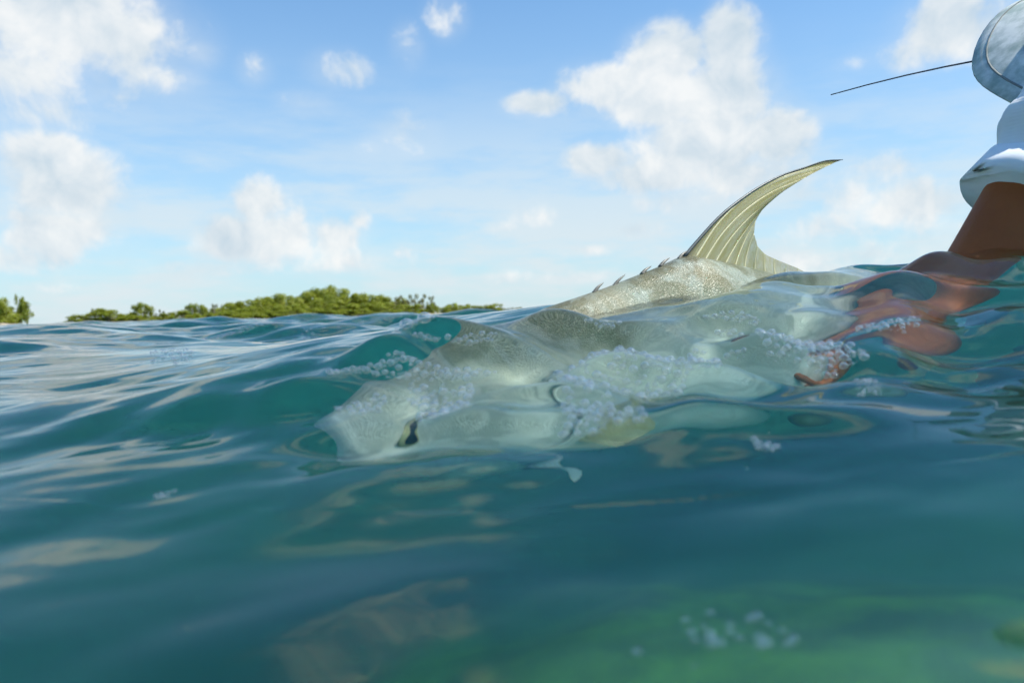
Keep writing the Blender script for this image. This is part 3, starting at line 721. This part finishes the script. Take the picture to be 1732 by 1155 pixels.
def make_proto(seed, sparse=False):
    r = random.Random(seed); parts = []; V = []; F = []
    nl = 26 if not sparse else 13
    lobes = []
    for i in range(nl):
        a_ = r.random() * 6.283; u = r.random() ** .6; zz = r.uniform(.12, .97)
        rad = math.sqrt(max(0, 1 - ((zz - .30) / .75) ** 2)) if zz > .3 else .95
        lobes.append((Vector((math.cos(a_) * u * rad, math.sin(a_) * u * rad, zz)), r.uniform(.17, .30) * (1 if not sparse else .72)))
    for c, lr in lobes:
        for k in range(150 if not sparse else 60):
            d = Vector((r.gauss(0, 1), r.gauss(0, 1), r.gauss(.25, 1))).normalized()
            p_ = c + Vector((d.x, d.y, d.z * .75)) * lr * r.uniform(.55, 1.08)
            if p_.z < .02: continue
            nn = (d + Vector((r.gauss(0, .35), r.gauss(0, .35), r.gauss(.4, .35)))).normalized()
            t = nn.orthogonal().normalized(); t.rotate(Matrix.Rotation(r.random() * 6.28, 3, nn)); b = nn.cross(t)
            s = r.uniform(.03, .065)
            o = len(V); V += [p_ + t * s, p_ + b * s * .62 + nn * s * .15, p_ - t * s, p_ - b * s * .62 + nn * s * .15]; F.append((o, o + 1, o + 2, o + 3))
    tv = []
    for i in range(5):
        a_ = i * 1.256 + r.random(); b0 = Vector((math.cos(a_) * .10, math.sin(a_) * .10, -.12))
        tv.append(tube([b0, b0 * .6 + Vector((0, 0, .28)), Vector((math.cos(a_) * .08, math.sin(a_) * .08, .34))], [.016, .018, .022], 6))
    for c, lr in lobes[:14 if not sparse else 13]:
        m_ = Vector((c.x * .35, c.y * .35, .30 + c.z * .2))
        tv.append(tube(catmull([Vector((c.x * .06, c.y * .06, .05)), m_, c + Vector((0, 0, .03))], 6), [.026, .021, .016, .012, .008, .005], 5))
        if sparse:
            for q in range(4):
                d = Vector((r.gauss(0, 1), r.gauss(0, 1), r.gauss(.6, .6))).normalized() * r.uniform(.12, .3)
                tv.append(tube([c * .85 + m_ * .15, c + d * .5, c + d], [.008, .005, .002], 4))
    me = bpy.data.meshes.new('crown'); me.from_pydata([tuple(v) for v in V], [], F); me.materials.append(mdry if sparse else mleaf)
    tvv, tff = join_geo(tv); mt = bpy.data.meshes.new('trunk'); mt.from_pydata([tuple(v) for v in tvv], [], tff); mt.materials.append(mbark)
    mt.polygons.foreach_set('use_smooth', [True] * len(mt.polygons))
    return me, mt
protos = [make_proto(40 + i) for i in range(5)]; sprotos = [make_proto(60 + i, True) for i in range(3)]
tr = random.Random(3)
def tree(px, ptop, wpx, D, label, group, sparse=False, name='mangrove_tree', base=.1):
    c = at(px, 540, D); top = at(px, ptop, D); H = top.z - base
    r_ = wpx / 2 / FPX * D
    o = empty(name, (c.x, c.y, base), tr.random() * 6.28); o.scale = (r_, r_, H)
    me, mt = tr.choice(sprotos if sparse else protos)
    a_ = bpy.data.objects.new('crown', me); b_ = bpy.data.objects.new('trunk', mt)
    for q in (a_, b_): col.objects.link(q); q.parent = o
    return tag(o, label, 'tree', group)
G1 = 'dense mangroves of the domed clump'
dome = [(375, 524), (400, 515), (425, 510), (450, 506), (478, 501), (505, 497), (530, 493), (556, 489), (582, 494), (606, 500), (632, 502), (655, 502)]
for i, (px, py) in enumerate(dome):
    tree(px, py, 74, 101 + tr.uniform(-2, 2), 'tall dense green mangrove at the back of the domed clump', G1 + ' back row')
for i, px in enumerate(range(382, 670, 24)):
    py = np.interp(px, [d[0] for d in dome], [d[1] for d in dome])
    tree(px + tr.uniform(-6, 6), py + (541 - py) * tr.uniform(.25, .42), 66, 95 + tr.uniform(-1.5, 1.5), 'bushy green mangrove in the middle of the domed clump', G1 + ' middle row')
for i, px in enumerate(range(376, 690, 26)):
    py = np.interp(px, [d[0] for d in dome], [d[1] for d in dome])
    tree(px + tr.uniform(-7, 7), py + (541 - py) * tr.uniform(.55, .70), 58, 91 + tr.uniform(-1, 1), 'low green mangrove bush along the front of the domed clump', G1 + ' front row')
GS = 'grey twiggy mangroves at the end of the clump'
for (px, py, w) in [(668, 503, 44), (690, 499, 40), (712, 497, 42), (727, 503, 28)]:
    tree(px, py, w, 98 + tr.uniform(-2, 2), 'sparse grey-twigged mangrove at the end of the domed clump', GS, True)
for (px, py, w) in [(684, 517, 46), (706, 516, 44), (730, 515, 26)]:
    tree(px, py, w, 94, 'small mangrove bush under the grey-twigged mangroves', 'bushes under the twiggy mangroves')
tree(240, 515, 40, 93, 'lone round-topped mangrove standing above the low scrub', None)
tree(272, 521, 20, 94, 'thin small mangrove beside the lone round-topped one', None, True)
tree(331, 516, 40, 95, 'mangrove with a leafy crest next to the sandy gap', None)
tree(366, 516, 28, 96, 'spindly pale mangrove at the edge of the domed clump', None, True)
for (px, py, w) in [(145, 531, 60), (180, 524, 64), (205, 530, 50), (228, 534, 44), (262, 534, 44), (288, 530, 50), (312, 526, 46), (340, 530, 50), (352, 532, 36)]:
    tree(px, py, w, 92 + tr.uniform(-1.5, 1.5), 'low olive mangrove scrub between the lone mangrove and the leaning one', 'low mangrove scrub along the shore')
tree(163, 519, 22, 95, 'tiny mangrove sprig rising above the low scrub', None, True)
tree(15, 506, 66, 64, 'large leaning mangrove on its own near spit', None)
tree(36, 500, 22, 65, 'narrow mangrove top rising beside the large leaning one on the near spit', None)
tree(-45, 500, 90, 66, 'broad mangrove behind the large one on the near spit', None)
for px in range(752, 872, 17):
    tree(px, 515 + tr.uniform(-1.5, 4), 38, 128 + tr.uniform(-2, 2), 'low grey-green mangrove on the farther key', 'mangroves of the farther key', tr.random() < .35)

# ------------------------------------------------------------------ bubble rafts and drops
mb, n, out = mat('bubble_film')
lw = n.new('ShaderNodeLayerWeight'); lw.inputs[0].default_value = .5
gs = n.new('ShaderNodeBsdfGlossy'); gs.inputs['Roughness'].default_value = .02; gs.inputs['Color'].default_value = (1, 1, 1, 1)
df = n.new('ShaderNodeBsdfTranslucent'); df.inputs[0].default_value = (.85, .88, .88, 1); df2 = n.new('ShaderNodeBsdfDiffuse'); df2.inputs[0].default_value = (.85, .88, .88, 1)
dd = n.new('ShaderNodeMixShader'); n.l.new(df.outputs[0], dd.inputs[1]); n.l.new(df2.outputs[0], dd.inputs[2])
tp = n.new('ShaderNodeBsdfTransparent')
m0 = n.new('ShaderNodeMixShader'); m0.inputs[0].default_value = .10; n.l.new(tp.outputs[0], m0.inputs[1]); n.l.new(dd.outputs[0], m0.inputs[2])
rim = n.math('POWER', lw.outputs['Facing'], 1.6)
mx = n.new('ShaderNodeMixShader'); n.l.new(n.mapr(rim, 0, 1, .05, .95), mx.inputs[0]); n.l.new(m0.outputs[0], mx.inputs[1]); n.l.new(gs.outputs[0], mx.inputs[2]); n.l.new(mx.outputs[0], out.inputs[0])
bmi = bmesh.new(); bmesh.ops.create_icosphere(bmi, subdivisions=2, radius=1); IV = np.array([v.co[:] for v in bmi.verts]); IF = np.array([[v.index for v in f.verts] for f in bmi.faces]); bmi.free()
bmi = bmesh.new(); bmesh.ops.create_icosphere(bmi, subdivisions=1, radius=1); JV = np.array([v.co[:] for v in bmi.verts]); JF = np.array([[v.index for v in f.verts] for f in bmi.faces]); bmi.free()
fr = np.random.default_rng(17)
def bubbles(name, pts, rad, hi, origin):
    A_, B_ = (IV, IF) if hi else (JV, JF)
    V = (A_[None] * np.array([1, 1, .88]) * rad[:, None, None] + pts[:, None, :] - np.array(origin)).reshape(-1, 3)
    F = (B_[None] + (np.arange(len(pts)) * len(A_))[:, None, None]).reshape(-1, 3)
    me = bpy.data.meshes.new(name); me.from_pydata(V.tolist(), [], F.tolist()); me.update()
    o = link(name, me, mb); o.location = origin
    return o
def raft(px, py, rx, ry, count, rmin, rmax, label, ang=0.0, hole=0.0, seed=0):
    C = on_water(px, py); Cf = on_water(px, max(py - ry, 0)); Cn = on_water(px, py + ry)
    dist = math.hypot(C.x, C.y); hx = rx / FPX * dist; hy = max(.004, min(.5 * (math.hypot(Cf.x, Cf.y) - math.hypot(Cn.x, Cn.y)), .25 * max(1, dist)))
    f = Vector((C.x, C.y)).normalized(); l = Vector((f.y, -f.x))
    count = int(count * 1.8); k = int(count * 2.2); a = fr.uniform(-1, 1, k); b = fr.uniform(-1, 1, k)
    edge = np.sqrt(a * a + b * b) + .22 * np.sin(3 * np.arctan2(b, a) + px) + .15 * np.sin(7 * np.arctan2(b, a) + py)
    keep = (edge < .95) & (edge > hole); a, b = a[keep][:count], b[keep][:count]
    b = b + ang * a
    X_ = C.x + l.x * a * hx + f.x * b * hy; Y_ = C.y + l.y * a * hx + f.y * b * hy
    Rr = .95 * (.7 * rmin + (rmax - .7 * rmin) * fr.random(len(X_)) ** 3.0)
    order = np.argsort(-Rr); X_, Y_, Rr = X_[order], Y_[order], Rr[order]; ok = []
    for q in range(len(X_)):                       # bubbles crowd against each other but do not swallow one another
        if not ok or np.all((X_[ok] - X_[q]) ** 2 + (Y_[ok] - Y_[q]) ** 2 > (.86 * (Rr[ok] + Rr[q])) ** 2): ok.append(q)
    X_, Y_, Rr = X_[ok], Y_[ok], Rr[ok]
    Zs = height(X_, Y_) + Rr * .28
    o = bubbles('foam_patch', np.stack([X_, Y_, Zs], -1), Rr, dist < 1.3, (C.x, C.y, h1(C.x, C.y)))
    tag(o, label, 'foam', 'bubble rafts floating on the water')
    return o
RF = [
 (700, 628, 140, 16, 420, .0014, .0042, 'long narrow raft of bubbles over the fish head', -.25),
 (745, 692, 56, 24, 170, .0016, .0050, 'oval raft of bubbles over the fish cheek'),
 (612, 690, 46, 13, 100, .0012, .0034, 'small bubble raft over the snout'),
 (672, 607, 30, 6, 60, .0012, .0030, 'tiny bubble raft beyond the long narrow one'),
 (800, 577, 44, 7, 110, .0012, .0036, 'thin bubble raft left of the fish back'),
 (720, 574, 24, 5, 50, .001, .003, 'faint bubble raft beside the thin one'),
 (1110, 622, 104, 18, 320, .0014, .0046, 'long raft of bubbles over the fish flank', .2),
 (975, 628, 44, 16, 46, .0016, .0048, 'loose bubbles between the two long rafts'),
 (985, 655, 44, 12, 24, .0018, .0052, 'loose large bubbles over the fish shoulder'),
 (1010, 706, 78, 26, 150, .0012, .0042, 'broad faint bubble raft over the fish belly'),
 (1370, 592, 80, 24, 430, .0014, .0046, 'dense oval raft of bubbles over the underwater hand'),
 (1240, 538, 46, 9, 120, .0012, .0036, 'flat bubble raft in front of the dorsal fin'),
 (1020, 553, 30, 6, 60, .0012, .003, 'small flat bubble raft under the fish back'),
 (1232, 566, 26, 7, 46, .0012, .0036, 'short bubble raft beside the dense oval one'),
 (1180, 600, 14, 6, 14, .0014, .0038, 'few bubbles over the fish flank'),
 (1505, 548, 46, 8, 80, .0012, .0036, 'bubble raft over the underwater forearm'),
 (1245, 600, 16, 8, 14, .0016, .0042, 'bubble pair left of the dense oval raft'),
 (1470, 648, 22, 8, 60, .0008, .0022, 'few bubbles below the dense oval raft'),
 (1298, 755, 22, 8, 22, .0012, .0030, 'little bubble cluster on the dark swell'),
 (290, 593, 30, 8, 110, .0014, .0036, 'small bubble cluster on the open water'),
 (280, 838, 16, 6, 26, .0005, .0014, 'tiny bubble cluster drifting alone on the dark water'),
 (560, 552, 46, 6, 170, .002, .006, 'pale foam streak on the swell under the mangroves'),
 (640, 540, 40, 4, 130, .0025, .007, 'foam fleck on the crest under the mangroves'),
 (700, 548, 34, 4, 110, .0025, .007, 'foam fleck right of the crest'),
 (400, 562, 70, 4, 150, .0025, .007, 'thin foam line on the open water'),
]
for q in RF: raft(*q[:8], ang=q[8] if len(q) > 8 else 0.0)
# bubble cluster close to the lens
C = on_water(1240, 1085)
k = 26; X_ = C.x + fr.normal(0, .013, k); Y_ = C.y + fr.normal(0, .010, k); Rr = fr.uniform(.0007, .0024, k)
o = bubbles('foam_patch', np.stack([X_, Y_, height(X_, Y_) + Rr * .4], -1), Rr, True, (C.x, C.y, h1(C.x, C.y)))
mc = mb.copy(); mc.name = 'clear_bubble_film'; o.data.materials[0] = mc
for q in mc.node_tree.nodes:
    if q.type == 'MIX_SHADER' and abs(q.inputs[0].default_value - .10) < 1e-4: q.inputs[0].default_value = .015
tag(o, 'blurred cluster of large bubbles over green water', 'foam', 'bubble rafts floating on the water')
# flying drops by the fin
mdrop, n, out = mat('water_drop'); gd = n.new('ShaderNodeBsdfGlass'); gd.inputs['IOR'].default_value = 1.333; n.l.new(gd.outputs[0], out.inputs[0])
for (px, py, Y_, r_, ln, lab) in [(1383, 466, 1.08, .0022, 1.8, 'water drop flying off the rear tip of the dorsal fin'), (1263, 846, .50, .0014, 2.6, 'falling water drop above the dark swell'),
                              (1296, 772, .55, .0012, 1.2, 'tiny water drop over the little bubble cluster')]:
    c = at(px, py, Y_); V_ = [Vector((v[0] * r_, v[1] * r_, v[2] * r_ * ln + (.3 * r_ * math.sin(9 * v[0]) if r_ > .003 else 0))) for v in IV]
    o = obj('water_drop', V_, [tuple(int(i) for i in f_) for f_ in IF], mdrop); o.location = c; tag(o, lab, 'drop')
